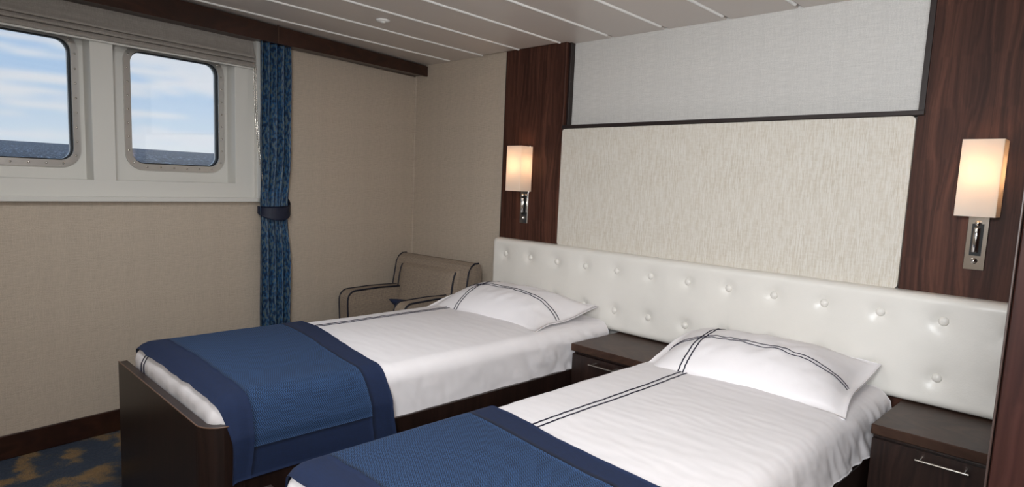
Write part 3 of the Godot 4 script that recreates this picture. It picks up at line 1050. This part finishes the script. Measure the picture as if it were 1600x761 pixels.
# ---------------------------------------------------------------------- pelmet, blind, curtain
func pelmet_blind_curtain() -> void:
	var p := thing("pelmet", "dark wood pelmet board running above the portholes", "pelmet")
	p.transform = TW
	var seam := 1.145
	for k in 2:
		var s0: float = [0.012, seam + 0.0015][k]
		var s1: float = [seam - 0.0015, 3.05][k]
		var st := mb()
		extrude(st, PackedVector2Array([Vector2(s0, 1.975), Vector2(s1, 1.975), Vector2(s1, 2.041 + CEILING_RISE * s1 * 0.98), Vector2(s0, 2.041 + CEILING_RISE * s0 * 0.98)]), -0.130, -0.112, func(q: Vector2, d: float) -> Vector3: return Vector3(q.x, q.y, d))
		put(st, "fascia", M.wood_red, p)
	var st := mb()
	box(st, Vector3(seam - 0.002, 1.976, -0.129), Vector3(seam + 0.002, 2.07, -0.116), 0.0)
	put(st, "seam_strip", M.wood_lip, p)
	st = mb()
	box(st, Vector3(0.012, 1.985, -0.112), Vector3(3.05, 1.995, -0.001), 0.0)
	put(st, "soffit", M.wood_red, p)

	# roman blind gathered at the top of the surround
	var b := thing("roman_blind", "grey fabric roman blind drawn up above the portholes", "blind")
	b.transform = TW
	var prof := [Vector2(0.004, 1.984), Vector2(0.008, 1.95), Vector2(0.018, 1.918), Vector2(0.026, 1.902), Vector2(0.024, 1.894), Vector2(0.008, 1.893), Vector2(0.020, 1.890), Vector2(0.029, 1.878), Vector2(0.026, 1.870), Vector2(0.009, 1.869), Vector2(0.022, 1.866), Vector2(0.029, 1.853), Vector2(0.025, 1.843)]
	var face := func(u: float, v: float, off: float) -> Vector3:
		var s := lerpf(1.218, 2.728, u)
		var fi := v * (prof.size() - 1)
		var i := mini(int(fi), prof.size() - 2)
		var q: Vector2 = prof[i].lerp(prof[i + 1], fi - i)
		var sag: float = 0.004 * ripple.get_noise_2d(s * 3.0, v * 2.0) * v
		return Vector3(s, q.y + sag, -(q.x + off + 0.002 * ripple.get_noise_2d(s * 6.0, v * 5.0)))
	st = mb()
	cloth(st, 60, 66, func(u: float, v: float) -> Vector3: return face.call(u, v, 0.0), func(u: float, v: float) -> Vector3: return face.call(u, v, -0.008))
	put(st, "fabric", M.blind, b)
	st = mb()
	box(st, Vector3(1.22, 1.834, -0.018), Vector3(2.726, 1.843, -0.008), 0.002)
	put(st, "bottom_bar", M.white_paint, b)
	st = mb()
	var chain := []
	for k in 2:
		for i in 90:
			var t := i / 89.0
			var s := lerpf(1.222 + k * 0.012, 1.176, pow(t, 2.2))
			var y := lerpf(1.845, 1.18, t)
			var rr := 0.003 if i % 2 == 0 else 0.0013
			chain.append([Vector3(s, y, -0.036), rr])
	var prev = null
	for c in chain:
		if prev != null and prev[0].distance_to(c[0]) < 0.05:
			tube(st, [prev[0], prev[0].lerp(c[0], 0.5), c[0]], c[1], 5)
		prev = c
	put(st, "pull_chain", M.nickel, b, "beaded metal pull chain")
	st = mb()
	box(st, Vector3(1.170, 1.172, -0.044), Vector3(1.182, 1.198, -0.001), 0.002)
	put(st, "chain_holder", M.nickel, b)

	# curtain
	var c := thing("curtain", "blue and grey patterned curtain tied back beside the portholes", "curtain")
	c.transform = TW
	var dr := func(u: float, v: float, off: float) -> Vector3:
		var y := lerpf(1.982, 0.02, v)
		var pinch := exp(-pow((y - 1.06) / 0.16, 2.0))
		var half := 0.100 * (1.0 - 0.10 * pinch) + 0.006 * clampf((1.0 - y), 0.0, 1.0)
		var s := 1.112 + (0.004 * pinch) + (1.0 - 2.0 * u) * half
		var fold := cos(u * TAU * 4.5 + 0.5 * sin(y * 2.0)) * 0.024 * (1.0 - 0.45 * pinch)
		var o := 0.052 + fold + 0.006 * ripple.get_noise_2d(u * 10.0, y * 1.6)
		o *= 1.0 - 0.2 * pinch
		return Vector3(s + 0.004 * ripple.get_noise_2d(u * 6.0 + 3.0, y * 2.0), y, -(o + off))
	st = mb()
	cloth(st, 110, 90, func(u: float, v: float) -> Vector3: return dr.call(u, v, 0.0), func(u: float, v: float) -> Vector3: return dr.call(u, v, -0.003), func(u: float, v: float) -> Vector2: return Vector2(u * 0.9, v * 4.0))
	put(st, "drape", M.curtain, c)
	st = mb()
	var band := func(u: float, v: float, off: float) -> Vector3:
		# from the hook on the far side, across the front and round to the wall
		var an := lerpf(-0.30, PI - 0.12, u)
		var s := 1.106 - 0.100 * cos(an)
		var o := 0.006 + 0.082 * maxf(sin(an), -0.05)
		var belly := sin(clampf(an, 0.0, PI))
		var y := 1.086 - 0.026 * belly - 0.010 * (1.0 - cos(an)) * 0.5 + 0.030 * exp(-pow((an + 0.1) / 0.45, 2.0)) + (0.5 - v) * 0.080 * (0.45 + 0.55 * belly)
		return Vector3(s, y, -(o + off))
	cloth(st, 40, 6, func(u: float, v: float) -> Vector3: return band.call(u, v, 0.004), func(u: float, v: float) -> Vector3: return band.call(u, v, 0.0))
	put(st, "tieback", M.tieback, c, "navy fabric tieback")

# ---------------------------------------------------------------------- armchair
func armchair() -> void:
	var t := thing("armchair", "taupe tweed armchair with navy piping in the corner", "armchair", Vector3(0.50, 0, 0.14))
	t.rotation.y = deg_to_rad(5.0)
	# local: x to the right, z forward; the back stands at z = 0
	var st := mb()
	var hw := 0.335
	var aw := 0.075
	# back: side outline in (z, y), rolled over at the top
	var outl := PackedVector2Array([Vector2(0.13, 0.30), Vector2(0.085, 0.60), Vector2(0.060, 0.735), Vector2(0.040, 0.765), Vector2(0.010, 0.782), Vector2(-0.025, 0.782), Vector2(-0.045, 0.765), Vector2(-0.05, 0.73), Vector2(-0.03, 0.12), Vector2(0.13, 0.12)])
	outl.reverse()
	var side := func(p: Vector2, d: float) -> Vector3: return Vector3(d, p.y, p.x)
	extrude(st, outl, -hw, hw, side)
	put(st, "back", M.tweed, t)
	for s in [-1, 1]:
		st = mb()
		var pts := []
		for p in [Vector2(0.128, 0.32), Vector2(0.085, 0.60), Vector2(0.060, 0.735), Vector2(0.040, 0.765), Vector2(0.010, 0.782), Vector2(-0.025, 0.782)]:
			pts.append(Vector3(s * hw, p.y, p.x))
		tube(st, pts, 0.0055, 6)
		put(st, "piping", M.piping, t, "navy piping")
	# inner back cushion
	st = mb()
	var cush := func(u: float, v: float) -> Vector3:
		var x := lerpf(-0.262, 0.262, u)
		var y := lerpf(0.36, 0.735, v)
		var zb := lerpf(0.125, 0.060, (y - 0.30) / 0.435)
		var e := pow(maxf(0.0, 1.0 - pow(absf(u * 2 - 1), 6.0)), 0.5) * pow(maxf(0.0, 1.0 - pow(absf(v * 2 - 1), 6.0)), 0.5)
		return Vector3(x, y, zb + 0.001 + 0.058 * e)
	sheet(st, 24, 24, cush, true)
	put(st, "back_cushion", M.tweed, t)
	for s in [0.0, 1.0]:
		st = mb()
		var pts := []
		for i in 14:
			pts.append(cush.call(0.03 if s == 0.0 else 0.97, lerpf(0.03, 0.97, i / 13.0)) + Vector3(0, 0, 0.002))
		tube(st, pts, 0.0055, 6)
		put(st, "piping", M.piping, t, "navy piping")
	# arms
	for s in [-1, 1]:
		st = mb()
		var prof := PackedVector2Array([Vector2(0.02, 0.12), Vector2(0.515, 0.12)])
		prof.append(Vector2(0.535, 0.50))
		for k in 7:
			var a := PI / 2 * k / 6
			prof.append(Vector2(0.475 + 0.06 * cos(a), 0.532 + 0.055 * sin(a)))
		prof.append(Vector2(0.30, 0.590))
		prof.append(Vector2(0.02, 0.580))
		var x0: float = -0.300 if s < 0 else 0.215
		var x1: float = x0 + aw + 0.01
		prof.reverse()
		extrude(st, prof, x0, x1, side)
		put(st, "arm", M.tweed, t)
		prof.reverse()
		for x in [x0, x1]:
			st = mb()
			var pts := []
			for k in range(1, prof.size()):
				pts.append(Vector3(x, prof[k].y, prof[k].x))
			tube(st, pts, 0.0055, 6)
			put(st, "piping", M.piping, t, "navy piping")
	# seat
	st = mb()
	box(st, Vector3(-0.214, 0.12, 0.03), Vector3(0.214, 0.30, 0.51), 0.01)
	put(st, "seat_base", M.tweed, t)
	st = mb()
	box(st, Vector3(-0.213, 0.301, 0.10), Vector3(0.213, 0.430, 0.53), 0.03)
	put(st, "seat_cushion", M.tweed, t)
	st = mb()
	tube(st, [Vector3(-0.212, 0.422, 0.512), Vector3(0.212, 0.422, 0.512)], 0.0055, 6)
	put(st, "piping", M.piping, t, "navy piping")
	for sx in [-0.26, 0.26]:
		for sz in [0.03, 0.47]:
			st = mb()
			lathe(st, [Vector2(0, 0), Vector2(0.014, 0), Vector2(0.022, 0.12), Vector2(0, 0.12)], 10, Transform3D(Basis.IDENTITY, Vector3(sx, 0, sz)))
			put(st, "leg", M.wood_dark, t)
	# small cushion on the seat
	var c := thing("cushion", "small navy cushion lying on the taupe armchair seat", "cushion", Vector3(0.615, 0.492, 0.40))
	c.rotation_degrees = Vector3(-30, 12, -4)
	st = mb()
	for up in [1.0, -1.0]:
		sheet(st, 20, 20, func(u: float, v: float) -> Vector3:
			var a := u * 2 - 1
			var b := v * 2 - 1
			var e := pow(maxf(0.0, (1 - a * a) * (1 - b * b)), 0.55)
			return Vector3(a * 0.15 * (1 - 0.08 * (1 - b * b)), up * 0.045 * e, b * 0.10 * (1 - 0.08 * (1 - a * a))), up > 0)
	put(st, "cover", M.navy_cushion, c)

# ---------------------------------------------------------------------- ceiling lamp (above the view), added wall panel light (behind the camera) and the sea
func room_lamps() -> void:
	for L in LAMPS:
		var t := thing(L.called, L.label, L.category, L.at)
		t.rotation = L.turn
		var h: Vector2 = L.size / 2
		var st := mb()
		box(st, Vector3(-h.x - 0.03, -0.03, -h.y - 0.03), Vector3(h.x + 0.03, 0.0, h.y + 0.03), 0.006)
		put(st, "housing", M.white_fixture, t)
		st = mb()
		box(st, Vector3(-h.x, -0.040, -h.y), Vector3(h.x, -0.029, h.y), 0.004)
		put(st, "diffuser", M.lamp_panel, t)

func sea() -> void:
	var o := MeshInstance3D.new()
	o.name = "sea"
	var nz := noise(301, 1.0, 3)
	var st := mb()
	var waves := func(u: float, v: float) -> Vector3:
		var r := 60.0 * pow(140.0, v)
		var an := lerpf(-0.95, 0.55, u)
		var x := -r * cos(an)
		var z := r * sin(an)
		var hgt := 1.1 * nz.get_noise_2d(x * 0.12, z * 0.12) + 0.45 * nz.get_noise_2d(x * 0.6, z * 0.6)
		return Vector3(x, hgt, z)
	sheet(st, 440, 380, waves, false)
	st.generate_normals()
	o.mesh = st.commit()
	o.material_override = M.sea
	add_child(o, true)
	# the ship lies slightly heeled, so the horizon stands a little above eye level on this side
	o.transform = Transform3D(Basis(Vector3(sin(WALL_TURN), 0, cos(WALL_TURN)), -deg_to_rad(1.55)), Vector3(-2.0, -9.0, 1.2))
	o.set_meta("kind", "stuff")
	o.set_meta("label", "dark blue-grey rippled sea outside the portholes")
	o.set_meta("category", "sea")
